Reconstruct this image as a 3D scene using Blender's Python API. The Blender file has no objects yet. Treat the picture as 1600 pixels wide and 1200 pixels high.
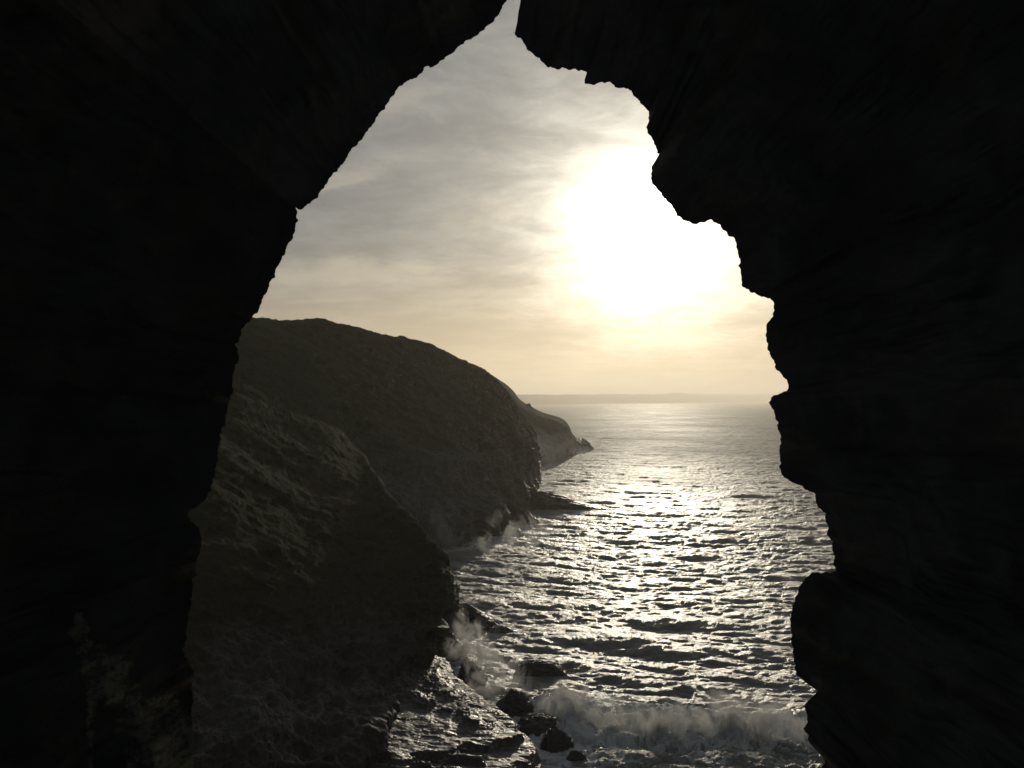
import bpy, math
import numpy as np
from mathutils import Vector
D = bpy.data
R = math.radians
scene = bpy.context.scene
COL = scene.collection

# ------------------------------------------------------------------ camera
HC = 40.0                      # eye height above the sea
F = 1430.0                     # focal length in photograph pixels (1600 wide)
PITCH = math.atan(26 / F)
cam_d = D.cameras.new('camera')
cam_d.sensor_width = 36.0
cam_d.lens = 36.0 * F / 1600.0
cam_d.clip_start = 0.05
cam_d.clip_end = 60000
cam = D.objects.new('camera', cam_d)
COL.objects.link(cam)
cam.location = (0, 0, HC)
cam.rotation_euler = (R(90) + PITCH, 0, 0)
scene.camera = cam


def ray(px, py):
    x = (np.asarray(px, float) - 800) / F
    u = -(np.asarray(py, float) - 600) / F
    c, s = math.cos(PITCH), math.sin(PITCH)
    y = c - s * u
    z = s + c * u
    return x / y, z / y


def P(px, py, Y):
    """point at forward distance Y"""
    a, b = ray(px, py)
    return np.array([a * Y, Y, HC + b * Y])


def Pz(px, py, z):
    a, b = ray(px, py)
    Y = (z - HC) / b
    return np.array([a * Y, Y, z])


# ------------------------------------------------------------------ light
SUN_PX, SUN_PY = 1022, 358
sa, sb = ray(SUN_PX, SUN_PY)
SUN_DIR = Vector((float(sa), 1.0, float(sb))).normalized()      # towards the sun
SUN_EL = math.asin(SUN_DIR.z)
SUN_AZ = math.atan2(SUN_DIR.x, SUN_DIR.y)
sun_d = D.lights.new('sun', 'SUN')
sun_d.energy = 1.2
sun_d.angle = R(0.6)
sun_d.color = (1.0, 0.89, 0.70)
sun = D.objects.new('sun', sun_d)
COL.objects.link(sun)
sun.rotation_euler = SUN_DIR.to_track_quat('Z', 'Y').to_euler()
sun.location = (0, -20, 120)

scene.view_settings.view_transform = 'Standard'
scene.view_settings.look = 'None'
scene.view_settings.exposure = 0.0
scene.view_settings.gamma = 1.0
scene.cycles.volume_bounces = 0
scene.cycles.max_bounces = 6
scene.cycles.transparent_max_bounces = 8
scene.cycles.sample_clamp_indirect = 3.0
scene.cycles.volume_max_steps = 96
scene.cycles.volume_step_rate = 0.7


class NT:
    """small helper to write node trees"""
    def __init__(s, tree):
        s.t = tree

    def n(s, typ, props=None, **ins):
        nd = s.t.nodes.new(typ)
        for k, v in (props or {}).items():
            setattr(nd, k, v)
        for k, v in ins.items():
            key = int(k[1:]) if k[0] == 'i' and k[1:].isdigit() else k.replace('_', ' ')
            sock = nd.inputs[key]
            if hasattr(v, 'is_output'):
                s.t.links.new(v, sock)
            else:
                sock.default_value = v
        return nd

    def m(s, op, a, b=None, c=None, clamp=False):
        d = {'i0': a}
        if b is not None: d['i1'] = b
        if c is not None: d['i2'] = c
        return s.n('ShaderNodeMath', {'operation': op, 'use_clamp': clamp}, **d).outputs[0]

    def v(s, op, a, b=None):
        d = {'i0': a}
        if b is not None: d['i1'] = b
        return s.n('ShaderNodeVectorMath', {'operation': op}, **d)

    def noise(s, vec, scale, detail=4, rough=0.5, dist=0.0, typ='FBM', lac=2.0):
        return s.n('ShaderNodeTexNoise', {'noise_type': typ}, Vector=vec, Scale=scale, Detail=detail,
                   Roughness=rough, Distortion=dist, Lacunarity=lac).outputs[0]

    def rng(s, v, a, b, c=0.0, d=1.0, smooth=True):
        return s.n('ShaderNodeMapRange', {'interpolation_type': 'SMOOTHSTEP' if smooth else 'LINEAR'},
                   i0=v, i1=a, i2=b, i3=c, i4=d).outputs[0]

    def mix(s, f, a, b, typ='MIX'):
        nd = s.t.nodes.new('ShaderNodeMix')
        nd.data_type = 'RGBA'
        nd.blend_type = typ
        for k, v in ((0, f), (6, a), (7, b)):
            if hasattr(v, 'is_output'):
                s.t.links.new(v, nd.inputs[k])
            else:
                nd.inputs[k].default_value = v
        return nd.outputs[2]

    def link(s, a, b):
        s.t.links.new(a, b)


# ------------------------------------------------------------------ world: Nishita sky, thin cloud, sun behind the cloud
world = D.worlds.new('World')
scene.world = world
world.use_nodes = True
wt = world.node_tree
wt.nodes.clear()
W = NT(wt)
tc = W.n('ShaderNodeTexCoord').outputs['Generated']
nrm = W.v('NORMALIZE', tc).outputs[0]
sep = W.n('ShaderNodeSeparateXYZ', i0=nrm)
dx, dy, dz = sep.outputs[0], sep.outputs[1], sep.outputs[2]
el = W.m('MULTIPLY', W.m('ARCSINE', dz), 57.2958)
az = W.m('MULTIPLY', W.m('ARCTAN2', dx, dy), 57.2958)
cosg = W.v('DOT_PRODUCT', nrm, tuple(SUN_DIR)).outputs['Value']
gam0 = W.m('MULTIPLY', W.m('ARCCOSINE', W.m('MINIMUM', cosg, 1.0)), 57.2958)     # degrees from the sun
sky = W.n('ShaderNodeTexSky', {'sky_type': 'NISHITA', 'sun_disc': False, 'sun_elevation': SUN_EL,
                               'sun_rotation': SUN_AZ, 'air_density': 1.0, 'dust_density': 2.0,
                               'ozone_density': 1.0}).outputs[0]
skyb = W.v('SCALE', sky)
skyb.inputs['Scale'].default_value = 0.05
# cloud coordinates: the layer seen in perspective, streaked along the horizon
cz = W.m('ADD', W.m('MAXIMUM', dz, 0.0), 0.09)
cu = W.m('DIVIDE', dx, cz)
cv = W.m('DIVIDE', dy, cz)
cvec = W.n('ShaderNodeCombineXYZ', i0=cu, i1=cv, i2=0.0).outputs[0]
n1 = W.noise(W.v('MULTIPLY', cvec, (0.75, 1.0, 1.0)).outputs[0], 0.9, 8, 0.62, 0.5)
n2 = W.noise(W.v('MULTIPLY', cvec, (1.2, 1.3, 1.0)).outputs[0], 2.6, 8, 0.6, 0.9)
avec = W.n('ShaderNodeCombineXYZ', i0=W.m('MULTIPLY', az, 0.080), i1=W.m('MULTIPLY', el, 0.22), i2=3.3).outputs[0]
n3 = W.noise(avec, 3.4, 9, 0.62, 0.5)
cl = W.m('ADD', W.m('MULTIPLY', n1, 0.5), W.m('ADD', W.m('MULTIPLY', n2, 0.20), W.m('MULTIPLY', n3, 0.30)))
thin = W.rng(cl, 0.41, 0.60)


def puff(a0, e0, wa, we, tilt=0.0, seed=0.0):
    """a low streak of cloud at azimuth a0, elevation e0"""
    wob = W.noise(W.n('ShaderNodeCombineXYZ', i0=W.m('MULTIPLY', az, 0.35), i1=W.m('MULTIPLY', el, 0.9), i2=seed).outputs[0],
                  1.0, 6, 0.6)
    wob = W.m('MULTIPLY', W.m('SUBTRACT', wob, 0.5), 2.6)
    da = W.m('DIVIDE', W.m('SUBTRACT', az, a0), wa)
    de = W.m('DIVIDE', W.m('SUBTRACT', W.m('SUBTRACT', el, e0), W.m('MULTIPLY', W.m('SUBTRACT', az, a0), tilt)), we)
    r2 = W.m('ADD', W.m('MULTIPLY', da, da), W.m('MULTIPLY', de, de))
    return W.rng(W.m('ADD', W.m('SQRT', r2), wob), 1.25, 0.25)


def deg(px, py):
    a, b = ray(px, py)
    return math.degrees(math.atan2(a, 1)), math.degrees(math.atan2(b, math.hypot(a, 1)))


puffs = None
for (px, py, w, h, t, sd, g) in ((555, 425, 5.6, 0.95, 0.02, 1.0, 1.0), (465, 432, 3.0, 0.55, 0.0, 2.0, .8), (660, 438, 3.0, .35, 0.0, 9.0, .6),
                                 (810, 455, 4.8, 0.40, 0.05, 3.0, .9), (745, 470, 3.2, 0.20, 0.02, 4.0, .7),
                                 (505, 470, 2.9, 0.18, 0.06, 5.0, .7), (545, 275, 3.4, 0.7, 0.22, 6.0, .5), (520, 290, 2.4, 0.22, 0.25, 7.0, .6),
                                 (770, 335, 3.2, 1.2, 0.15, 8.0, .45), (1150, 490, 3.0, 0.3, 0.05, 8.5, .5),
                                 (600, 155, 3.2, 1.6, 0.3, 11.0, .3)):
    a0, e0 = deg(px, py)
    p = W.m('MULTIPLY', puff(a0, e0, w, h, t, sd), g)
    puffs = p if puffs is None else W.m('MAXIMUM', puffs, p)
# the glow is uneven: thicker and thinner cloud round the sun
gam = W.m('MULTIPLY', gam0, W.m('ADD', 1.0, W.m('MULTIPLY', W.m('SUBTRACT', cl, 0.5), -1.5)))
# colours of the sky by height and by distance from the sun
low = W.m('MULTIPLY', W.rng(el, 11.0, 0.0), W.rng(gam0, 100.0, 40.0))
g_w = W.m('EXPONENT', W.m('MULTIPLY', gam, -1 / 7.5))            # wide glow
g_m = W.m('EXPONENT', W.m('MULTIPLY', W.m('MULTIPLY', gam, gam), -1 / 25.0))     # broad core through the cloud
veil_c = W.mix(low, (0.180, 0.195, 0.208, 1), (0.56, 0.455, 0.295, 1))
gap_c = W.mix(low, (0.108, 0.126, 0.150, 1), (0.47, 0.385, 0.255, 1))
base = W.mix(thin, gap_c, veil_c)
base = W.mix(W.m('MULTIPLY', puffs, 0.85), base, (0.40, 0.365, 0.295, 1))
glow_c = W.v('SCALE', (1.0, 0.93, 0.76))
wob2 = W.m('ADD', 0.72, W.m('MULTIPLY', cl, 0.56))
W.link(W.m('MULTIPLY', W.m('MULTIPLY', g_w, 0.72), wob2), glow_c.inputs['Scale'])
core_c = W.v('SCALE', (1.0, 0.95, 0.78))
W.link(W.m('MULTIPLY', W.m('MULTIPLY', g_m, 2.4), wob2), core_c.inputs['Scale'])
behind = W.rng(gam, 95.0, 25.0, 0.62, 1.0)                        # cloud away from the sun is thinner and darker
veil = W.v('SCALE', base)
W.link(behind, veil.inputs['Scale'])
tot = W.v('ADD', W.v('ADD', veil.outputs[0], glow_c.outputs[0]).outputs[0], core_c.outputs[0]).outputs[0]
final = W.mix(0.92, skyb.outputs[0], tot)
bg = W.n('ShaderNodeBackground', Color=final, Strength=1.0)
W.link(bg.outputs[0], W.n('ShaderNodeOutputWorld').inputs[0])


# ------------------------------------------------------------------ noise in numpy
def _hash(ix, iy, iz, seed):
    h = (ix * 374761393 + iy * 668265263 + iz * 2147483647 + seed * 974634777) & 0xFFFFFFFF
    h = ((h ^ (h >> 13)) * 1274126177) & 0xFFFFFFFF
    h = ((h ^ (h >> 16)) * 2246822519) & 0xFFFFFFFF
    return ((h ^ (h >> 15)) & 0xFFFFFF).astype(np.float64) / 0xFFFFFF * 2 - 1


def vnoise(p, seed=0):
    i = np.floor(p).astype(np.int64)
    f = p - i
    f = f * f * f * (f * (f * 6 - 15) + 10)
    x, y, z = i[..., 0], i[..., 1], i[..., 2]
    r = 0
    for dx_ in (0, 1):
        for dy_ in (0, 1):
            for dz_ in (0, 1):
                w = (f[..., 0] if dx_ else 1 - f[..., 0]) * (f[..., 1] if dy_ else 1 - f[..., 1]) * (f[..., 2] if dz_ else 1 - f[..., 2])
                r = r + w * _hash(x + dx_, y + dy_, z + dz_, seed)
    return r


def fbm(p, octaves=5, rough=0.5, seed=0, ridged=False):
    r, a, s, tot_ = 0, 1.0, 1.0, 0
    for o in range(octaves):
        n = vnoise(p * s + o * 17.3, seed + o)
        if ridged:
            n = 1 - 2 * np.abs(n)
        r = r + a * n
        tot_ += a
        a *= rough
        s *= 2.03
    return r / tot_


# ------------------------------------------------------------------ mesh helpers
def grid_mesh(name, V, closed_u=False, flip=False):
    """V: (rows, cols, 3) -> mesh; closed_u joins last column to the first"""
    r, c = V.shape[:2]
    idx = np.arange(r * c).reshape(r, c)
    if closed_u:
        idx = np.concatenate([idx, idx[:, :1]], 1)
    q = np.stack([idx[:-1, :-1], idx[:-1, 1:], idx[1:, 1:], idx[1:, :-1]], -1).reshape(-1, 4)
    if flip:
        q = q[:, ::-1]
    return raw_mesh(name, V.reshape(-1, 3), q)


def raw_mesh(name, verts, quads):
    me = D.meshes.new(name)
    nv, nf = len(verts), len(quads)
    k = quads.shape[1]
    me.vertices.add(nv)
    me.vertices.foreach_set('co', verts.astype(np.float32).ravel())
    me.loops.add(nf * k)
    me.loops.foreach_set('vertex_index', quads.astype(np.int32).ravel())
    me.polygons.add(nf)
    me.polygons.foreach_set('loop_start', (np.arange(nf) * k).astype(np.int32))
    me.polygons.foreach_set('use_smooth', np.ones(nf, bool))
    me.update(calc_edges=True)
    me.validate()
    return me


def link(name, me, mat, parent=None, label=None, cat=None, kind=None, group=None):
    o = D.objects.new(name, me)
    COL.objects.link(o)
    if me is not None and mat is not None:
        me.materials.append(mat)
    if parent is not None:
        o.parent = parent
    if label: o['label'] = label
    if cat: o['category'] = cat
    if kind: o['kind'] = kind
    if group: o['group'] = group
    return o


def cr(ctrl, n, axis):
    """Catmull-Rom resampling of a control array along axis to n points"""
    c = np.moveaxis(np.asarray(ctrl, float), axis, 0)
    m = len(c)
    t = np.linspace(0, m - 1, n)
    i = np.clip(np.floor(t).astype(int), 0, m - 2)
    f = (t - i).reshape((-1,) + (1,) * (c.ndim - 1))
    ext = np.concatenate([2 * c[:1] - c[1:2], c, 2 * c[-1:] - c[-2:-1]], 0)
    p0, p1, p2, p3 = ext[i], ext[i + 1], ext[i + 2], ext[i + 3]
    out = 0.5 * (2 * p1 + (p2 - p0) * f + (2 * p0 - 5 * p1 + 4 * p2 - p3) * f ** 2 + (3 * p1 - p0 - 3 * p2 + p3) * f ** 3)
    return np.moveaxis(out, 0, axis)


def normals(V):
    du = np.gradient(V, axis=1)
    dv = np.gradient(V, axis=0)
    n = np.cross(du, dv)
    return n / (np.linalg.norm(n, axis=-1, keepdims=True) + 1e-9)


def smooth01(x, a, b):
    t = np.clip((x - a) / (b - a), 0, 1)
    return t * t * (3 - 2 * t)


# ------------------------------------------------------------------ materials
def new_mat(name):
    m = D.materials.new(name)
    m.use_nodes = True
    m.node_tree.nodes.clear()
    return m, NT(m.node_tree)


def out_surface(N, bsdf):
    N.link(bsdf, N.n('ShaderNodeOutputMaterial').inputs['Surface'])


def rock_mat(name, ca, cb, scale, rough=0.55, bump=0.6, spec=0.5, wetness=0.0, strata=(1, 1, 3), dist=1.0):
    m, N = new_mat(name)
    pos = N.n('ShaderNodeNewGeometry').outputs['Position']
    pv = N.v('MULTIPLY', pos, strata).outputs[0]
    a = N.noise(pv, scale, 8, 0.6, 0.3)
    b = N.noise(pv, scale * 5, 6, 0.65, 0.2)
    c = N.noise(pos, scale * 0.3, 4, 0.6)
    col = N.mix(N.rng(a, 0.35, 0.65), (*ca, 1), (*cb, 1))
    col = N.mix(N.rng(c, 0.5, 0.7, 0, 0.5), col, (ca[0] * .6, ca[1] * .66, ca[2] * .6, 1))
    h = N.m('ADD', N.m('MULTIPLY', a, 1.0), N.m('MULTIPLY', b, 0.35))
    bp = N.n('ShaderNodeBump', Height=h, Strength=bump, Distance=dist / scale)
    r = N.rng(b, 0.35, 0.65, rough - 0.12, rough + 0.15)
    if wetness:
        r = N.m('SUBTRACT', r, N.m('MULTIPLY', N.rng(a, 0.45, 0.6), wetness), clamp=True)
    s = N.n('ShaderNodeBsdfPrincipled', Base_Color=col, Roughness=r, Normal=bp.outputs[0])
    s.inputs['Specular IOR Level'].default_value = spec
    out_surface(N, s.outputs[0])
    return m


def headland_mat(name, rock_low, z_rock, fade, grass_a, grass_b, fine=1.0):
    """turf and heather above, bare rock where it is steep or low"""
    m, N = new_mat(name)
    g = N.n('ShaderNodeNewGeometry')
    pos = g.outputs['Position']
    nz = N.n('ShaderNodeSeparateXYZ', i0=g.outputs['True Normal']).outputs[2]
    pz = N.n('ShaderNodeSeparateXYZ', i0=pos).outputs[2]
    big = N.noise(pos, 0.05, 6, 0.6, 0.4)
    mid = N.noise(N.v('MULTIPLY', pos, (1, 1, 2.0)).outputs[0], 0.35 * fine, 7, 0.65, 0.3)
    tiny = N.noise(N.v('MULTIPLY', pos, (1, 1, 1.6)).outputs[0], 2.2 * fine, 6, 0.7, 0.2)
    strata = N.noise(N.v('MULTIPLY', pos, (0.6, 0.6, 2.6)).outputs[0], 0.5 * fine, 8, 0.65, 0.5)
    sl = N.n('ShaderNodeCombineXYZ', i0=N.v('DOT_PRODUCT', pos, (0.22, 0.07, 0.42)).outputs['Value'], i1=N.v('DOT_PRODUCT', pos, (0.03, -0.02, -0.02)).outputs['Value'], i2=N.v('DOT_PRODUCT', pos, (0.0, 0.03, 0.01)).outputs['Value']).outputs[0]
    streak = N.noise(sl, 1.5, 7, 0.62, 0.6)
    mid2 = N.m('ADD', N.m('MULTIPLY', mid, 0.55), N.m('MULTIPLY', streak, 0.45))
    gc = N.mix(N.rng(mid2, 0.40, 0.60), (*grass_a, 1), (*grass_b, 1))
    gc = N.mix(N.rng(tiny, 0.45, 0.7, 0, 0.7), gc, (grass_b[0] * 1.5, grass_b[1] * 1.35, grass_b[2], 1))
    gc = N.mix(N.rng(big, 0.5, 0.65, 0, 0.6), gc, (0.055, 0.036, 0.024, 1))
    rc = N.mix(N.rng(strata, 0.35, 0.65), (*rock_low, 1), (rock_low[0] * 2.0, rock_low[1] * 1.95, rock_low[2] * 1.9, 1))
    zz = N.m('ADD', pz, N.m('MULTIPLY', N.m('SUBTRACT', big, 0.5), fade * 3))
    k = N.m('MAXIMUM', N.rng(zz, z_rock + fade, z_rock - fade), N.m('MULTIPLY', N.rng(nz, 0.34, 0.16), N.rng(mid, 0.4, 0.6)))
    col = N.mix(k, gc, rc)
    hg = N.m('ADD', N.m('MULTIPLY', mid2, 2.4), N.m('MULTIPLY', tiny, 0.55))
    hr = N.m('ADD', N.m('MULTIPLY', strata, 2.0), N.m('MULTIPLY', tiny, 0.4))
    h = N.m('ADD', N.m('MULTIPLY', hg, N.m('SUBTRACT', 1.0, k)), N.m('MULTIPLY', hr, k))
    bp = N.n('ShaderNodeBump', Height=h, Strength=0.6, Distance=0.9 / fine)
    rough = N.rng(k, 0, 1, 0.95, 0.52)
    s = N.n('ShaderNodeBsdfPrincipled', Base_Color=col, Roughness=rough, Normal=bp.outputs[0])
    N.link(N.rng(k, 0, 1, 0.05, 0.4), s.inputs['Specular IOR Level'])
    out_surface(N, s.outputs[0])
    return m


M_cave = rock_mat('cave_rock', (0.085, 0.082, 0.074), (0.135, 0.130, 0.118), 5.0, rough=0.8, bump=0.35, strata=(1, 1, 1), dist=0.12, spec=0.25)
def lichen_lit_edge_mat():
    """the same rock with pale lichened patches, pitted crust and a painted lit edge where the attribute allows it"""
    m, N = new_mat('lichen_lit_edge_rock')
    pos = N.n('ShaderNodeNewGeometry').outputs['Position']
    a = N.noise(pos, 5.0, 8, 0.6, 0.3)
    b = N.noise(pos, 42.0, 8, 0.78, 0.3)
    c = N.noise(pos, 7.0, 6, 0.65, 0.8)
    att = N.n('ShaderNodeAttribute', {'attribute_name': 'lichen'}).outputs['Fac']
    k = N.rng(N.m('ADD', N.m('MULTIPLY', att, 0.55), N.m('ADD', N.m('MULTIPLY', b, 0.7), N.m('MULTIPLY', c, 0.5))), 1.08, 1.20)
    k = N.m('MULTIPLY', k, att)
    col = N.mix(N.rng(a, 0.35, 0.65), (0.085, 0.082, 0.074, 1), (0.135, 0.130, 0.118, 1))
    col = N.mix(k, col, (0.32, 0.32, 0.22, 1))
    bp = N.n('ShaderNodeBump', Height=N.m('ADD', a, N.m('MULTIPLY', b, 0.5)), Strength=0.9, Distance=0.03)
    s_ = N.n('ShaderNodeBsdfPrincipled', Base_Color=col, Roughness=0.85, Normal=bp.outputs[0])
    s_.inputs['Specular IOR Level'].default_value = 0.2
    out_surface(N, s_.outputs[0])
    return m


M_lichen_lit = lichen_lit_edge_mat()
M_wet = rock_mat('wet_rock', (0.022, 0.020, 0.017), (0.05, 0.046, 0.04), 0.8, rough=0.42, bump=1.0, strata=(0.7, 0.7, 2.0), wetness=0.22, dist=0.5)
M_plat = rock_mat('wet_platform_rock', (0.014, 0.013, 0.011), (0.035, 0.032, 0.028), 0.55, rough=0.44, bump=0.7, strata=(0.45, 1.3, 2.0), wetness=0.2, dist=0.22)
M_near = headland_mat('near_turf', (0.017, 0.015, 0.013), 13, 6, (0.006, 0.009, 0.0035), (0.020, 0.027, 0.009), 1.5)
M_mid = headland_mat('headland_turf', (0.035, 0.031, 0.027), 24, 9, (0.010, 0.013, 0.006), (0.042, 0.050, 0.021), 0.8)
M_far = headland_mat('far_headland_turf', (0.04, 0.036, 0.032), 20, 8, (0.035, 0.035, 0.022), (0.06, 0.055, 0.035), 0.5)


# ------------------------------------------------------------------ sea
def fft_ocean(N, L, wdir, wind, seed, chop, lmin, spread=2):
    rng = np.random.default_rng(seed)
    k1 = np.fft.fftfreq(N, 1 / N) * 2 * np.pi / L
    kx, ky = np.meshgrid(k1, k1, indexing='xy')
    k = np.hypot(kx, ky)
    k[0, 0] = 1e-6
    Lw = wind ** 2 / 9.81
    ph = np.exp(-1 / (k * Lw) ** 2) / k ** 4 * np.exp(-(k * lmin) ** 2)
    wd = np.array(wdir) / np.hypot(*wdir)
    cosf = (kx * wd[0] + ky * wd[1]) / k
    ph *= np.abs(cosf) ** spread * np.where(cosf < 0, 0.25, 1)
    ph[0, 0] = 0
    h0 = (rng.normal(size=(N, N)) + 1j * rng.normal(size=(N, N))) * np.sqrt(ph)
    h = np.fft.ifft2(h0).real
    sx = np.fft.ifft2(-1j * kx / k * h0).real
    sy = np.fft.ifft2(-1j * ky / k * h0).real
    sd = h.std()
    return h / sd, sx / sd * chop, sy / sd * chop


def sample(tex, x, y, L):
    N = tex.shape[0]
    u = (x / L * N) % N
    v = (y / L * N) % N
    i, j = np.floor(u).astype(int), np.floor(v).astype(int)
    fu, fv = u - i, v - j
    i1, j1 = (i + 1) % N, (j + 1) % N
    i %= N
    j %= N
    return (tex[j, i] * (1 - fu) * (1 - fv) + tex[j, i1] * fu * (1 - fv) + tex[j1, i] * (1 - fu) * fv + tex[j1, i1] * fu * fv)


OCT = []
for (Nn, L, wd, wind, seed, amp, chop, lmin, rot) in (
        (512, 293.0, (-0.30, -1.0), 7.2, 4, 0.25, 0.95, 0.20, 0.0),
        (512, 12.7, (-0.4, -1.0), 1.9, 33, 0.040, 0.9, 0.03, 0.8),
        (512, 83.0, (-0.65, -1.0), 4.4, 9, 0.165, 1.0, 0.07, 0.35),
        (512, 37.0, (0.4, -1.0), 2.6, 21, 0.125, 0.95, 0.03, -0.5)):
    OCT.append((fft_ocean(Nn, L, wd, wind, seed, chop, lmin, 7 if L > 200 else 3), L, amp, rot))


def sea_disp(x, y, fade):
    dz_ = np.zeros_like(x); dx_ = np.zeros_like(x); dy_ = np.zeros_like(x)
    for n_, ((h, sx, sy), L, amp, rot) in enumerate(OCT):
        c, s = math.cos(rot), math.sin(rot)
        xr, yr = c * x + s * y + 31.7 * n_, -s * x + c * y + 11.3 * n_
        a = amp * fade[n_]
        dz_ += a * sample(h, xr, yr, L)
        a_, b_ = sample(sx, xr, yr, L) * a, sample(sy, xr, yr, L) * a
        dx_ += c * a_ - s * b_
        dy_ += s * a_ + c * b_
    return dx_, dy_, dz_


# shoreline in plan, from the foot of the near cliff to the far point
SHORE = np.array([Pz(*p, 0)[:2] for p in ((560, 1260), (700, 1240), (860, 1215), (850, 1180), (790, 1135), (725, 1072), (690, 1040), (700, 1000), (770, 975), (700, 950),
                                          (670, 900), (655, 870), (700, 860), (770, 850), (840, 815), (930, 797), (850, 785), (825, 768),
                                          (840, 735), (870, 722), (895, 712), (916, 703))])


def seg_dist(x, y, pl):
    d = np.full(x.shape, 1e9)
    for a, b in zip(pl[:-1], pl[1:]):
        ab = b - a
        t = np.clip(((x - a[0]) * ab[0] + (y - a[1]) * ab[1]) / (ab @ ab), 0, 1)
        d = np.minimum(d, np.hypot(x - a[0] - t * ab[0], y - a[1] - t * ab[1]))
    return d


def build_sea():
    Y = [58.0]
    while Y[-1] < 24000:
        Y.append(Y[-1] + 0.15 * (max(Y[-1], 80) / 80) ** 1.5)
    Y = np.array(Y)
    s = np.linspace(-1, 1, 1250)
    T = 0.40 * s + 0.55 * s ** 5 + 0.11
    x = T[None, :] * Y[:, None]
    y = np.repeat(Y[:, None], len(T), 1)
    ds = seg_dist(x, y, SHORE)
    yy = y
    fade = (1 / (1 + (yy / 2500) ** 2), 1 / (1 + (yy / 150) ** 3), 1 / (1 + (yy / 900) ** 2), 1 / (1 + (yy / 400) ** 2))
    gust = 1.0 + 0.45 * fbm(np.stack([x / 60, y / 38, x * 0 + 9], -1), 4, .6, 88)
    fade = (fade[0],) + tuple(f * gust for f in fade[1:])
    dx_, dy_, dz_ = sea_disp(x, y, fade)
    # swell rising towards the shore in long crests
    near = np.exp(-ds / 38.0)
    # the breaking wave in front of the near cliff
    BR = np.array([Pz(*p, 0)[:2] for p in ((800, 1108), (870, 1112), (940, 1120), (1010, 1122), (1080, 1132), (1160, 1136), (1240, 1140), (1330, 1150), (1450, 1160))])
    db = seg_dist(x, y, BR)
    side = np.sign(y - np.interp(x, BR[:, 0], BR[:, 1]))
    sub = yy < 260
    n_ = np.zeros_like(x); lump = np.zeros_like(x); wob = np.zeros_like(x)
    n_[sub] = fbm(np.stack([x[sub] * .16, y[sub] * .16, x[sub] * 0], -1), 4, .55, 5)
    wob[sub] = fbm(np.stack([x[sub] * .07, y[sub] * .12, x[sub] * 0 + 3], -1), 4, .6, 6)
    q = np.stack([x[sub] * .42, y[sub] * .42, x[sub] * 0], -1)
    q = q + 0.8 * np.stack([fbm(q, 3, .5, 70), fbm(q, 3, .5, 71), q[:, 0] * 0], -1)
    lump[sub] = np.sqrt(np.abs(fbm(q, 6, .58, 11)) + .02)
    u_ = (y - np.interp(x, BR[:, 0], BR[:, 1])) + wob * 7.0       # distance in front (seaward) of the crest line
    front = np.where(u_ < 0, np.exp(-(u_ / 7.0) ** 2), np.exp(-(u_ / 4.6) ** 2)) * smooth01(x, 0.5, 9.0) * sub
    dz_ += front * np.clip(1.0 + 1.8 * n_, .2, 2.2) + front * (lump - .4) * 1.7
    wash = smooth01(-u_, 24, 1) * (u_ < 0) * sub * smooth01(x, -4, 7)
    dz_ += wash * (lump - .4) * 1.0
    V = np.stack([x + dx_, y + dy_, dz_], -1)
    me = grid_mesh('sea', V)
    # foam on folding crests, near rocks and in the wash
    gx = np.gradient(dx_, axis=1) / np.gradient(x, axis=1)
    gy = np.gradient(dy_, axis=0) / np.gradient(y, axis=0)
    fold = np.clip(-(gx + gy) - 0.35, 0, 1) * (1 / (1 + (yy / 900) ** 2))
    foam = fold * 0.8 + 0.85 * np.exp(-ds / 4.0) + 0.3 * np.exp(-ds / 22.0) + front * 0.9 + wash * 0.45 + 0.42 * np.exp(-np.abs(u_) / 22.0) * smooth01(x, 0, 12) * sub
    at = me.attributes.new('foam', 'FLOAT', 'POINT')
    at.data.foreach_set('value', np.clip(foam, 0, 1.5).astype(np.float32).ravel())
    m, N = new_mat('sea_water')
    pos = N.n('ShaderNodeNewGeometry').outputs['Position']
    fo = N.n('ShaderNodeAttribute', {'attribute_name': 'foam'}).outputs['Fac']
    pf = N.v('MULTIPLY', pos, (1, 1, 0)).outputs[0]
    lace = N.noise(pf, 0.55, 9, 0.68, 1.2)
    lace2 = N.noise(pf, 2.2, 6, 0.65, 0.8, typ='RIDGED_MULTIFRACTAL')
    fv = N.m('ADD', fo, N.m('MULTIPLY', N.m('SUBTRACT', lace, 0.5), 3.4))
    fv = N.m('ADD', fv, N.m('MULTIPLY', N.m('SUBTRACT', lace2, 0.8), 0.15))
    fm = N.rng(fv, 0.45, 1.05, 0, 0.85)
    dcam = N.n('ShaderNodeSeparateXYZ', i0=pos).outputs[1]
    r1 = N.noise(N.v('MULTIPLY', pos, (0.8, 1.3, 1)).outputs[0], 2.6, 8, 0.62, 0.4)
    r2 = N.noise(N.v('MULTIPLY', pos, (0.7, 1.2, 0)).outputs[0], 0.22, 8, 0.66, 0.3)
    farw = N.rng(dcam, 150, 900)
    h = N.m('ADD', N.m('MULTIPLY', r1, 0.24), N.m('MULTIPLY', N.m('MULTIPLY', r2, farw), 1.6))
    bp = N.n('ShaderNodeBump', Height=h, Strength=1.0, Distance=1.0)
    col = N.mix(fm, (0.15, 0.157, 0.138, 1), (0.62, 0.63, 0.62, 1))
    s = N.n('ShaderNodeBsdfPrincipled', Base_Color=col, Roughness=N.m('MAXIMUM', N.rng(fm, 0, 1, 0.28, 0.75), N.m('ADD', N.rng(dcam, 90, 800, 0.31, 0.62), N.m('MULTIPLY', N.m('SUBTRACT', N.noise(pf, 0.006, 5, .6, .5), .5), 0.3))), IOR=1.33, Normal=bp.outputs[0])
    out_surface(N, s.outputs[0])
    link('sea', me, m, kind='structure')


build_sea()


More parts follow.
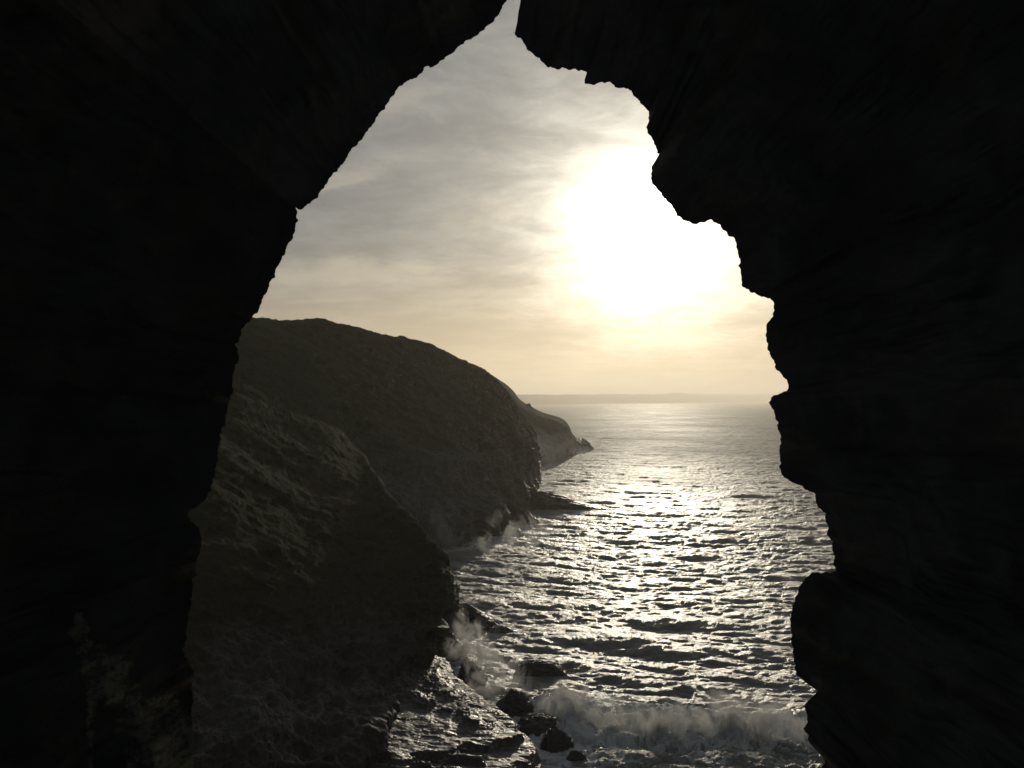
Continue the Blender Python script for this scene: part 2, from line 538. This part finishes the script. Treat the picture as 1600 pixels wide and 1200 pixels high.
# ------------------------------------------------------------------ terrain patches
def patch(name, rows, mat, nr, nc, amp, scale, seed, behind_top=((25, -12), (70, -30)), behind_right=((-8, 16), (-34, 45)), kind='structure',
          strata=2.0, edge_keep=0.35, folds=0.0, warp=None, terrace=0.0, octs=8):
    """rows: list of rows of 3-D points, from the skyline down; wraps behind the skyline and behind the right edge"""
    C = np.array([[np.asarray(p) for p in r] for r in rows])
    tops = [C[0] + np.array([0, a, b]) for a, b in behind_top][::-1]
    C = np.concatenate([np.array(tops), C], 0) if tops else C
    ex = [C[:, -1:] + np.array([t[0], t[1], t[2] if len(t) > 2 else 0]) for t in behind_right]
    C = np.concatenate([C] + ex, 1)
    V = cr(cr(C, nr, 0), nc, 1)
    n = normals(V)
    n *= np.sign((np.array([0, 0, HC]) - V)[nr // 2, nc // 2] @ n[nr // 2, nc // 2])
    q = V / scale
    q[..., 2] *= strata
    a = fbm(q, octs, 0.52, seed)
    rg = fbm(q * 1.7, octs - 1, 0.55, seed + 40, ridged=True)
    lowz = smooth01(V[..., 2], 26, 4)
    if warp is not None:
        lowz = warp(V)
    d = amp * ((0.30 + 0.5 * lowz) * a + (0.10 + 0.95 * lowz) * rg * 0.8)
    if folds:
        # long shallow runnels slanting down the slope
        w = (V[..., 0] * 0.5 + V[..., 2] * 0.9 + V[..., 1] * .15) / 5.0
        d += folds * fbm(np.stack([w, V[..., 1] / 60, V[..., 0] / 70], -1), 5, .55, seed + 77) * (1 - lowz)
        d += folds * 0.55 * lowz * fbm(V / 3.2, 5, .6, seed + 99, ridged=True)
        d += folds * 0.45 * fbm(V / 2.2, 5, .6, seed + 90) + folds * 0.35 * fbm(V / 5.0, 3, .6, seed + 95, ridged=True)
    V = V + n * d[..., None]
    if terrace:
        # tilted beds broken off in steps
        for st_, k_ in ((1.1, .8), (0.42, .7)):
            g_ = (V[..., 2] + 0.10 * V[..., 0] + 0.02 * V[..., 1] + 0.5 * fbm(V * np.array([.22, .45, .3]) + seed, 5, .55, seed + 120)) / st_
            fl = np.floor(g_)
            V[..., 2] += terrace * k_ * st_ * (fl + smooth01(g_ - fl, .70, .98) - g_ + 0.5)
        V[..., 2] += 0.05 * fbm(V * 1.6, 5, .6, seed + 130)
    me = grid_mesh(name, V)
    return link(name, me, mat, kind=kind)


near_rows = [
    [P(60, 472, 248), P(240, 487, 256), P(390, 510, 263), P(455, 540, 257), P(500, 590, 243), P(550, 684, 218), P(604, 766, 167), P(650, 822, 147), P(683, 866, 138), P(692, 898, 134)],
    [P(0, 580, 180), P(220, 610, 182), P(350, 650, 176), P(420, 690, 174), P(490, 752, 166), P(565, 830, 148), P(620, 876, 137), P(660, 902, 133), P(682, 920, 131), P(689, 938, 131)],
    [P(0, 700, 135), P(200, 780, 128), P(300, 820, 124), P(400, 880, 122), P(480, 920, 122), P(550, 950, 124), P(610, 972, 126), P(650, 985, 127), P(670, 996, 128), P(680, 1002, 129)],
    [P(0, 900, 100), P(150, 950, 100), P(300, 1000, 102), P(400, 1030, 105), P(470, 1050, 108), P(530, 1066, 111), P(580, 1072, 114), P(610, 1070, 117), P(630, 1062, 120), P(645, 1048, 123)],
    [P(0, 1150, 80), P(150, 1200, 81), P(300, 1210, 83), P(400, 1200, 86), P(470, 1190, 88), P(520, 1180, 90), P(560, 1168, 93), P(586, 1150, 97), P(602, 1130, 102), P(614, 1105, 109)],
]
low = [p * np.array([0.97, 0.95, 0]) + np.array([0, 0, -3.0]) for p in near_rows[-1]]
near_rows.append(low)
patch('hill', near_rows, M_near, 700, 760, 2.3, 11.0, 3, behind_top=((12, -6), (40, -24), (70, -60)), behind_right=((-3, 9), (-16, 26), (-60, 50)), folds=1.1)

mid_rows = [
    [P(100, 470, 245), P(395, 500, 265), P(470, 503, 275), P(530, 509, 285), P(600, 526, 300), P(670, 544, 318), P(745, 578, 345), P(787, 609, 368)],
    [P(100, 540, 225), P(380, 570, 235), P(460, 590, 245), P(540, 600, 260), P(620, 610, 280), P(700, 620, 305), P(770, 635, 335), P(811, 646, 378)],
    [P(100, 620, 215), P(370, 650, 220), P(460, 670, 230), P(550, 680, 245), P(640, 690, 262), P(725, 695, 285), P(790, 695, 320), P(829, 686, 388)],
    [P(100, 700, 210), P(370, 730, 212), P(470, 745, 220), P(560, 755, 232), P(650, 765, 248), P(740, 755, 274), P(800, 740, 318), P(835, 722, 386)],
    [P(100, 800, 208), P(380, 810, 208), P(480, 820, 215), P(570, 830, 225), P(660, 825, 240), P(745, 803, 262), P(798, 780, 300), P(831, 752, 374)],
    [P(100, 905, 210), P(380, 895, 213), P(480, 890, 220), P(570, 882, 230), P(660, 874, 243), P(740, 860, 258), P(796, 834, 294), P(820, 795, 358)],
]
patch('headland', mid_rows, M_mid, 620, 700, 4.4, 26.0, 8, strata=1.1, warp=lambda V: smooth01(V[..., 2] + 10 * fbm(V / 30, 3, .5, 5), 42, 18), behind_top=((30, -2), (110, -10), (200, -60)), behind_right=((-4, 26), (-26, 80), (-120, 160)), folds=1.4)

far_rows = [
    [P(650, 560, 590), P(740, 580, 600), P(784, 602, 610), P(800, 614, 615), P(814, 630, 620), P(832, 641, 628), P(852, 651, 636), P(873, 657, 646), P(886, 664, 655), P(893, 678, 680), P(904, 694, 720)],
    [P(650, 640, 560), P(740, 650, 570), P(786, 655, 575), P(806, 660, 578), P(824, 668, 582), P(842, 675, 590), P(860, 680, 600), P(876, 684, 616), P(886, 688, 640), P(896, 692, 680), P(907, 700, 732)],
    [P(650, 700, 530), P(740, 702, 535), P(788, 704, 540), P(810, 706, 545), P(830, 708, 552), P(848, 709, 566), P(864, 709, 585), P(880, 708, 612), P(890, 706, 650), P(898, 702, 700), P(909, 703, 740)],
    [P(650, 745, 520), P(740, 744, 522), P(790, 742, 525), P(812, 740, 530), P(834, 737, 540), P(850, 731, 562), P(866, 725, 592), P(884, 718, 640), P(893, 713, 684), P(900, 710, 716), P(910, 706, 748)],
]
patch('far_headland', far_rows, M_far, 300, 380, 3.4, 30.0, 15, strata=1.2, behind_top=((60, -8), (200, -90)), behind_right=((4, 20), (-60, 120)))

# the low land on the far side of the bay
pxs = np.linspace(-400, 2400, 500)
base_Y = np.interp(pxs, [-400, 500, 820, 960, 1210, 2400], [4300, 6000, 7800, 12500, 19000, 20500])
rows = []
wig = fbm(np.stack([pxs / 90, pxs * 0, pxs * 0], -1), 5, .6, 60)
wig2 = fbm(np.stack([pxs / 14, pxs * 0, pxs * 0 + 4], -1), 4, .6, 61)
topy = 616.3 + wig * 2.2 + wig2 * 0.5 - 1.6 * smooth01(pxs, 1040, 1046) * smooth01(pxs, 1072, 1066) * 1.0
a_, _ = ray(pxs, pxs * 0 + 600)
_, bt = ray(pxs * 0 + 800, topy)
for fy, fz in ((0, 0), (0.004, .28), (0.01, .62), (0.03, .9), (0.06, 1.0), (0.2, .98), (0.22, -.1)):
    Yv = base_Y * (1 + fy) + 60 * wig2 * (fz > 0)
    top = HC + bt * base_Y * 1.06
    z = -4 + fz * (top + 4)
    rows.append(np.stack([a_ * Yv, Yv, z], -1))
me = grid_mesh('distant_coast', np.array(rows))
link('distant_coast', me, rock_mat('coast_land', (0.04, 0.045, 0.03), (0.08, 0.075, 0.05), 0.004, rough=0.9, bump=0.2, strata=(1, 1, 1), spec=.2), kind='structure')

# the wet rock platform at the foot of the near cliff
led_rows = [
    [P(560, 1035, 133), P(600, 1032, 133), P(640, 1030, 133), P(672, 1030, 133), P(694, 1034, 132)],
    [Pz(560, 1080, 4.5), Pz(600, 1070, 4.2), Pz(635, 1060, 3.9), Pz(680, 1056, 3.6), Pz(712, 1062, 3.0)],
    [Pz(545, 1120, 4.5), Pz(590, 1110, 4.3), Pz(640, 1100, 4.0), Pz(710, 1094, 3.5), Pz(752, 1096, 2.6)],
    [Pz(535, 1160, 4.0), Pz(595, 1146, 4.2), Pz(670, 1136, 3.8), Pz(745, 1126, 3.2), Pz(788, 1128, 2.2)],
    [Pz(530, 1200, 3.4), Pz(600, 1185, 3.6), Pz(700, 1172, 3.0), Pz(775, 1162, 2.3), Pz(822, 1162, 1.4)],
    [Pz(530, 1250, 3.0), Pz(620, 1240, 3.0), Pz(720, 1225, 2.4), Pz(800, 1212, 1.4), Pz(850, 1205, 0.3)],
    [Pz(530, 1330, 2.5), Pz(620, 1330, 2.5), Pz(740, 1310, 1.6), Pz(830, 1290, .4), Pz(880, 1270, -1)],
]
patch('rock_platform', led_rows, M_plat, 520, 520, 0.60, 7.0, 33, terrace=1.0, octs=5, behind_top=((2, -2.5), (4, -6)), behind_right=((0.9, 0.3, -1.8), (1.8, 0.9, -6)), strata=3.0,
      warp=lambda V: np.ones(V.shape[:2]) * .8)


# ------------------------------------------------------------------ rocks in the water
def uv_ball(nr, nc):
    th = np.linspace(0.001, np.pi - 0.001, nr)[:, None]
    ph = np.linspace(0, 2 * np.pi, nc, endpoint=False)[None, :]
    return np.stack([np.sin(th) * np.cos(ph), np.sin(th) * np.sin(ph), np.cos(th) + 0 * ph], -1)


def rock(label, px, py, w, h, dep, seed, lean=0.0, taper=0.0, sharp=0.75, top=None, z0=0.0, dist=None, name='sea_rock', mat=None, cat='rock', group='rocks standing in the surf', res=1.0):
    """px,py: waterline point in front of the rock; w, h, dep in metres"""
    c = Pz(px, py, z0) if dist is None else P(px, py, dist)
    B = uv_ball(int(90 * res), int(150 * res))
    sp = np.sign(B) * np.abs(B) ** sharp
    q = B * 1.3 + seed * 5.1
    d = 1 + 0.30 * fbm(q, 3, .5, seed) + 0.20 * fbm(q * 2.2, 6, .58, seed + 3, ridged=True)
    V = sp * d[..., None]
    up = np.clip(V[..., 2], -1, 2)
    tp = 1 - 0.35 * np.clip(up, 0, 1) + taper * V[..., 0] * 0
    X = V[..., 0] * tp * w / 2 + lean * up * h
    Yy = V[..., 1] * tp * dep / 2
    Z = up * h * (1 - taper * (V[..., 0] * 0.5 + .5))
    Z = np.where(up < 0, up * 1.5, Z)
    st = fbm(np.stack([X * .5, Yy * .5, Z * 2.4], -1) + seed, 5, .6, seed + 9, ridged=True)
    r = 1 + 0.07 * st
    V = np.stack([X * r, Yy * r, Z], -1)
    me = grid_mesh(name, V, closed_u=True, flip=True)
    o = link(name, me, mat or M_wet, label=label, cat=cat, group=group)
    o.location = (c[0], c[1] + dep / 2, c[2])
    return o


rock('long low reef tapering to a point in the glittering sea below the headland', 886, 799, 30, 6.2, 15, 2, lean=-0.25, taper=0.72, sharp=.8)
rock('blocky dark rock at the foot of the headland in front of the long reef', 817, 822, 9.5, 5.0, 8, 5, taper=.3)
rock('small dark rock between the headland foot and the blocky rock', 800, 838, 6, 2.6, 6, 9, taper=.3)
rock('broad angular rock shelf jutting out beyond the nose of the near cliff', 722, 984, 11.0, 4.6, 7, 12, taper=.55, sharp=.6)
rock('dark rock tucked under the near cliff above the wet platform', 690, 1032, 7.0, 4.4, 5, 14, taper=.3, sharp=.7)
rock('wedge shaped rock half hidden behind the plume of spray', 736, 1076, 4.2, 3.4, 4, 17, taper=.35, sharp=.85)
rock('flat rock awash in the swirling water out to the right of the spray', 845, 1056, 7.5, 1.7, 4, 19, taper=.2, sharp=.7)
rock('rounded humped boulder in the surf beyond the edge of the wet platform', 806, 1126, 5.0, 2.7, 4.2, 23, taper=.1, sharp=.9)
rock('low dark rock awash just below the humped boulder', 850, 1144, 5.8, 1.5, 4, 27, taper=.25, sharp=.75)
rock('small jagged rock at the near end of the wet platform', 872, 1174, 3.6, 1.9, 2.6, 31, taper=.1, sharp=.65)
rock('smallest rock showing in the wash at the bottom of the picture', 902, 1190, 2.2, 0.9, 1.6, 47, taper=.2, sharp=.7, res=.7)
rock('long ragged rock awash just seaward of the broad rock shelf', 786, 990, 5.0, 1.1, 3, 49, taper=.5, sharp=.7, res=.7)
rock('little pointed rock outcrop on the ridge of the far headland', 826, 643, 5.5, 5.0, 5, 36, dist=632, name='rock_outcrop', group=None, mat=M_far, cat='outcrop', res=.5)


# ------------------------------------------------------------------ the rock arch the picture is taken through
LEFT = [(812, -95), (800, -40), (793, 0), (780, 22), (765, 38), (750, 50), (735, 62), (712, 78), (695, 92), (683, 100), (668, 103), (660, 112), (648, 122), (636, 127),
        (620, 140), (608, 158), (598, 172), (590, 182), (575, 205), (560, 222), (545, 240), (530, 262), (520, 272), (512, 285), (500, 300), (490, 312),
        (478, 322), (470, 328), (462, 324), (463, 338), (466, 345), (461, 356), (458, 372), (452, 378), (446, 392), (438, 410), (431, 420), (430, 434),
        (422, 440), (418, 455), (412, 462), (408, 475), (403, 488), (393, 497), (385, 505), (376, 515), (374, 532), (366, 536), (372, 545), (373, 560),
        (368, 575), (364, 590), (364, 610), (358, 628), (355, 645), (352, 660), (346, 672), (344, 690), (340, 710), (338, 725), (335, 745), (330, 762),
        (322, 780), (310, 790), (303, 795), (298, 790), (293, 802), (300, 815), (312, 825), (315, 840), (312, 860), (306, 890), (302, 915), (298, 950),
        (293, 980), (291, 1000), (288, 1025), (295, 1030), (300, 1045), (301, 1080), (301, 1120), (302, 1200), (303, 1300), (360, 1400), (500, 1450), (750, 1465)]
RIGHT = [(812, -95), (820, -40), (826, 0), (818, 15), (810, 30), (805, 50), (807, 58), (820, 70), (832, 83), (845, 95), (860, 104), (870, 109), (885, 107), (900, 108),
         (912, 111), (920, 113), (915, 122), (913, 130), (925, 132), (937, 129), (950, 128), (960, 134), (975, 137), (987, 142), (990, 150), (1000, 158),
         (1008, 168), (1014, 175), (1014, 190), (1010, 200), (1012, 208), (1018, 215), (1022, 225), (1027, 240), (1031, 240), (1025, 255), (1018, 262),
         (1017, 280), (1025, 292), (1040, 310), (1052, 325), (1058, 338), (1070, 345), (1085, 350), (1100, 348), (1105, 345), (1118, 348), (1130, 360),
         (1140, 370), (1150, 378), (1153, 392), (1157, 410), (1153, 415), (1158, 430), (1159, 447), (1170, 452), (1180, 458), (1190, 464), (1203, 466),
         (1209, 472), (1210, 485), (1208, 495), (1200, 503), (1197, 520), (1200, 540), (1206, 560), (1213, 578), (1225, 590), (1230, 596), (1232, 605),
         (1228, 612), (1218, 615), (1208, 618), (1204, 625), (1208, 640), (1212, 655), (1218, 675), (1220, 690), (1217, 705), (1217, 730), (1222, 742),
         (1235, 752), (1250, 758), (1265, 768), (1275, 772), (1274, 780), (1282, 795), (1290, 815), (1293, 830), (1300, 845), (1302, 865), (1304, 885),
         (1305, 893), (1290, 893), (1275, 895), (1262, 901), (1250, 915), (1242, 935), (1238, 955), (1235, 985), (1238, 1020), (1242, 1045), (1245, 1055),
         (1258, 1065), (1270, 1066), (1282, 1074), (1275, 1083), (1262, 1095), (1257, 1103), (1261, 1120), (1258, 1135), (1262, 1155), (1270, 1165),
         (1280, 1172), (1288, 1180), (1285, 1200), (1290, 1300), (1200, 1400), (1000, 1450), (750, 1465)]


def roughen(pts, step=1.6, amp=0.16, seed=1):
    rng = np.random.default_rng(seed)
    p = np.array(pts, float)
    keep = np.zeros(len(p))
    while True:
        d = np.linalg.norm(np.diff(p, axis=0), axis=1)
        if d.max() < step:
            break
        out = [p[0]]
        for i in range(len(d)):
            if d[i] >= step:
                t = (p[i + 1] - p[i]) / d[i]
                out.append((p[i] + p[i + 1]) / 2 + np.array([-t[1], t[0]]) * rng.normal() * min(d[i], 14) * amp * .75)
            out.append(p[i + 1])
        p = np.array(out)
    return p


RIM = 2.6
EC, ERX, ERZ = np.array([0.05, 0.0, HC - 0.1]), 3.3, 2.9


def resample(p, step):
    d = np.r_[0, np.cumsum(np.linalg.norm(np.diff(p, axis=0), axis=1))]
    t = np.arange(0, d[-1], step)
    return np.stack([np.interp(t, d, p[:, 0]), np.interp(t, d, p[:, 1])], -1)


def blur_loop(p, sigma):
    if sigma <= 0:
        return p
    n = len(p)
    f = np.fft.fftfreq(n)
    g = np.exp(-2 * (np.pi * f * sigma) ** 2)
    return np.stack([np.fft.ifft(np.fft.fft(p[:, k]) * g).real for k in (0, 1)], -1)


arch = D.objects.new('rock_arch', None)
COL.objects.link(arch)
arch['label'] = 'dark jagged natural rock arch framing the sea view like a cave window'
arch['category'] = 'rock arch'


def build_arch():
    loop = LEFT + RIGHT[::-1][1:]            # down the left side, back up the right
    p = resample(roughen(loop, seed=11), 1.5)[:-1]
    n = len(p)
    levels = [(0, 0), (.006, 2), (.02, 6), (.06, 18), (.16, 60), (.4, 160), (1.0, 260)]
    blurred = [blur_loop(p, sg) for _, sg in levels]
    yn = RIM + 0.07 * fbm(np.stack([p[:, 0] / 60, p[:, 1] / 60, p[:, 0] * 0], -1), 4, .6, 100)
    yn = yn[:, None] * np.ones((1, 1))
    ys = np.real(np.fft.ifft(np.fft.fft(yn[:, 0]) * np.exp(-2 * (np.pi * np.fft.fftfreq(n) * 3) ** 2)))

    def base(w):
        for (w0, _), (w1, _), q0, q1 in zip(levels[:-1], levels[1:], blurred[:-1], blurred[1:]):
            if w <= w1:
                t = (w - w0) / (w1 - w0)
                q_ = q0 * (1 - t) + q1 * t
                break
        a, b = ray(q_[:, 0], q_[:, 1])
        return np.stack([a * ys, ys, HC + b * ys], -1)
    r0 = base(1.0) - EC
    ang = np.unwrap(np.arctan2(r0[:, 2], r0[:, 0]))

    def ring(rx, rz):
        return np.stack([EC[0] + rx * np.cos(ang), np.zeros(n), EC[2] + rz * np.sin(ang)], -1)
    inner = cr(np.array([(0, 0), (.010, .003), (.02, .008), (.035, .015), (.06, .03), (.09, .05), (.13, .08), (.18, .13), (.24, .20), (.3, .34), (.36, .41), (.43, .49), (.5, .57), (.58, .66), (.67, .76), (.76, .87), (.87, .99), (1, 1.1)]), 130, 0)
    rows = []
    for w, dy_ in inner[::-1]:
        w = min(max(w, 0), 1)
        v = base(w) * (1 - w) + ring(ERX, ERZ) * w
        v[:, 1] = ys - dy_ * 1.15
        rows.append(v)
    back = []
    for t in np.linspace(0.02, 1, 34)[::-1]:
        v = ring(ERX, ERZ)
        v[:, 1] = (RIM - 1.265) - t * 4.6
        back.append(v)
    outer = []
    for w, dy_ in ((.006, .012), (.014, .03), (.03, .05), (.06, .08), (.1, .12), (.16, .18), (.25, .25), (.35, .35), (.5, .45), (.7, .6), (.85, .8), (1.0, 1.0)):
        v = base(w) * (1 - w) + ring(4.4, 4.2) * w
        v[:, 1] = ys + dy_
        outer.append(v)
    V = np.array(back + rows + outer)
    nb, ni, no = len(back), len(rows), len(outer)
    k = np.concatenate([np.ones(nb), np.clip((ni - 1 - np.arange(ni)) / 70, 0, 1) ** 1.3, np.clip(np.arange(1, no + 1) / 12, 0, 1)])[:, None]
    q = V * np.array([1.0, 1.0, 1.0])
    wq = q + 0.35 * np.stack([fbm(q * 1.5, 3, .5, 210), fbm(q * 1.5, 3, .5, 211), fbm(q * 1.5, 3, .5, 212)], -1)
    d1 = fbm(wq * 1.3, 8, .55, 200)
    d2 = fbm(wq * 2.6, 7, .55, 240, ridged=True)
    # blocky steps where slabs have broken away
    st = fbm(wq * 2.0 + 7, 3, .5, 260) * 3
    st = (np.floor(st) + smooth01(st - np.floor(st), .35, .65)) / 3
    dd = 0.6 * d1 + 0.35 * d2 + 0.15 * st
    rad = V - EC
    rad[..., 1] = 0
    rad /= np.linalg.norm(rad, axis=-1, keepdims=True) + 1e-9
    iny = np.concatenate([np.zeros(nb), np.ones(ni), -np.ones(no) * .4])[:, None, None]
    dd[-no:] = np.abs(dd[-no:])
    rad[-no:] = 0
    push = -rad * 0.5 * np.clip(k * 1.3 - .5, 0, 1)[..., None] + np.array([0, -1.0, 0]) * iny
    kf = np.concatenate([np.ones(nb), np.clip((ni - 1 - np.arange(ni)) / 10, 0, 1), np.zeros(no)])[:, None]
    V = V + push * (dd * k)[..., None] * 0.34 + np.array([0, -1.0, 0]) * (fbm(V * 9.0, 5, .6, 280) * kf * 0.022)[..., None]
    # the slices of the loop that make the parts
    cum = lambda pt: int(np.argmin(np.hypot(p[:, 0] - pt[0], p[:, 1] - pt[1])))
    cuts = [0, cum((462, 324)), cum((288, 1025)), cum((750, 1465)), cum((1282, 1074)), cum((1305, 893)), n]
    Vc = np.concatenate([V, V[:, :1]], 1)
    for (nm, lb, mt), c0, c1 in zip((
            ('overhang', 'smooth slanting overhang of dark rock', M_cave),
            ('side_wall', 'near vertical dark rock wall with small notches', M_lichen_lit),
            ('ledge', 'rough pitted ledge faintly lit by the opening', M_lichen_lit),
            ('sill', 'low jagged rock under the rounded block', M_cave),
            ('projecting_block', 'smooth rounded block jutting into the opening', M_cave),
            ('buttress', 'stepped and knobbly dark rock wall', M_cave)), cuts[:-1], cuts[1:]):
        Vp = Vc[:, c0:c1 + 1]
        me_ = grid_mesh(nm, Vp)
        if mt is M_lichen_lit:
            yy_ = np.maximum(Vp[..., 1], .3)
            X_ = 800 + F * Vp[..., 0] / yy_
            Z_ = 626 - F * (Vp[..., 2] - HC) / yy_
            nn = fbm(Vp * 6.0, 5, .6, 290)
            at_ = smooth01(Z_ + nn * 60 + (300 - X_) * 0.55, 1040, 1110) * smooth01(X_ + nn * 70 - (Z_ - 1150) * .3, 120, 215) + 0.75 * np.exp(-((X_ - 139 + nn * 12 - (Z_ - 1000) * 0.05) / 9) ** 2) * smooth01(Z_, 780, 830)  # lichened ledge patch, plus a pale band painted for a ridge edge catching light
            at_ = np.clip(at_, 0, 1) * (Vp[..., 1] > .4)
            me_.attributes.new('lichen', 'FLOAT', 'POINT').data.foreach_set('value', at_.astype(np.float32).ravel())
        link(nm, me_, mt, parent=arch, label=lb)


build_arch()

# the cliff the arch is part of; the unseen passage is left open behind the camera for fill light
th = np.linspace(0, 2 * np.pi, 160, endpoint=False)
rows = []
for k_, (hx, zt, zb, y_) in enumerate(((4.3, 4.1, 4.1, 3.55), (7, 8, 9, 4.2), (14, 16, 24, 6.5), (26, 24, 46, 8), (44, 24, 46, 4), (50, 22, 46, -12), (52, 20, 46, -22))):
    c_, s_ = np.cos(th), np.sin(th)
    pw = 0.75 if k_ > 1 else 1.0
    X = np.sign(c_) * np.abs(c_) ** pw * hx
    Z = np.where(s_ > 0, zt, zb) * np.sign(s_) * np.abs(s_) ** pw
    rows.append(np.stack([EC[0] + X, y_ + 0 * X, EC[2] + Z], -1))
V = cr(np.array(rows), 120, 0)
f_ = smooth01(np.abs(np.arange(120)), 3, 25)[:, None]
V[..., 1] += fbm(V / 6, 6, .55, 400) * 1.3 * f_
V[..., 0] += fbm(V / 6, 6, .55, 410) * 1.3 * f_
link('cliff', grid_mesh('cliff', V, True), M_near, kind='structure')

# ------------------------------------------------------------------ sea haze and spray
def volume_mat(name, color, density, g):
    m, N = new_mat(name)
    s = N.n('ShaderNodeVolumePrincipled', Color=(*color, 1), Density=density, Anisotropy=g)
    N.link(s.outputs[0], N.n('ShaderNodeOutputMaterial').inputs['Volume'])
    return m


def box_mesh(name, lo, hi):
    v = np.array([(x, y, z) for x in (lo[0], hi[0]) for y in (lo[1], hi[1]) for z in (lo[2], hi[2])], float)
    q = np.array([(0, 1, 3, 2), (4, 6, 7, 5), (0, 4, 5, 1), (2, 3, 7, 6), (0, 2, 6, 4), (1, 5, 7, 3)])
    me = raw_mesh(name, v, q)
    me.polygons.foreach_set('use_smooth', [False] * 6)
    return me


link('haze', box_mesh('haze', (-32000, -150, -8), (32000, 24500, 330)), volume_mat('haze_air', (0.99, 0.93, 0.82), 0.000125, 0.6), kind='stuff')


def spray(px, py, w, h, dep, dens, seed, lean=0.0, up=0.0, name='spray'):
    c = Pz(px, py, 0)
    B = uv_ball(30, 48)
    w, h, dep = w * 1.3, h * 1.3, dep * 1.3
    V = B * np.array([w / 2, dep / 2, h / 2])
    V[..., 0] += lean * V[..., 2]
    me = grid_mesh(name, V, True, True)
    m, N = new_mat('sea_spray')
    oc = N.n('ShaderNodeTexCoord').outputs['Object']
    sx_ = N.n('ShaderNodeSeparateXYZ', i0=oc)
    x_ = N.m('SUBTRACT', sx_.outputs[0], N.m('MULTIPLY', sx_.outputs[2], lean))
    rr = N.n('ShaderNodeCombineXYZ', i0=N.m('DIVIDE', x_, w / 2), i1=N.m('DIVIDE', sx_.outputs[1], dep / 2), i2=N.m('DIVIDE', sx_.outputs[2], h / 2)).outputs[0]
    r = N.v('LENGTH', rr).outputs['Value']
    off = N.v('ADD', oc, (seed * 7.3, seed * 3.1, 0)).outputs[0]
    sz = (w * h * dep) ** (1 / 3)
    nz_ = N.noise(N.v('MULTIPLY', off, (1.0, 1.0, 0.75)).outputs[0], 3.0 / sz, 8, 0.66, 1.2)
    val = N.m('SUBTRACT', N.m('ADD', 0.42, N.m('MULTIPLY', N.m('SUBTRACT', nz_, 0.5), 3.4)), N.m('MULTIPLY', r, 0.75))
    den = N.rng(val, 0.0, 0.75)
    den = N.m('MULTIPLY', den, N.rng(r, 1.0, 0.7))
    s = N.n('ShaderNodeVolumePrincipled', Color=(0.97, 0.97, 0.97, 1), Density=N.m('MULTIPLY', den, dens), Anisotropy=0.55)
    N.link(s.outputs[0], N.n('ShaderNodeOutputMaterial').inputs['Volume'])
    o = link(name, me, m, kind='stuff')
    o.location = (c[0], c[1], h * up)
    return o


spray(765, 1085, 10, 9.0, 6, 1.3, 1, lean=-0.6, up=.30)
spray(742, 1050, 6, 6.5, 5, 1.2, 12, lean=-0.3, up=.35)
spray(722, 1012, 11, 7.5, 7, 0.9, 2, lean=0.3, up=.32)
spray(690, 870, 15, 16, 12, 0.22, 3, up=.3)
spray(740, 868, 16, 6, 9, 0.16, 13, up=.3)
spray(812, 862, 18, 13, 9, 0.42, 4, lean=-.3, up=.28)
spray(850, 742, 50, 26, 40, 0.014, 5, up=.3)
spray(900, 716, 30, 12, 30, 0.02, 14, up=.3)
spray(885, 1120, 11, 5.0, 6, 0.75, 7, up=.3)
spray(950, 1145, 13, 5.0, 6, 0.75, 6, up=.3)
spray(1045, 1160, 15, 5.5, 6, 0.75, 15, up=.3)
spray(1140, 1150, 14, 6.5, 7, 0.75, 16, up=.3)
spray(1235, 1165, 14, 6.0, 7, 0.75, 18, up=.3)
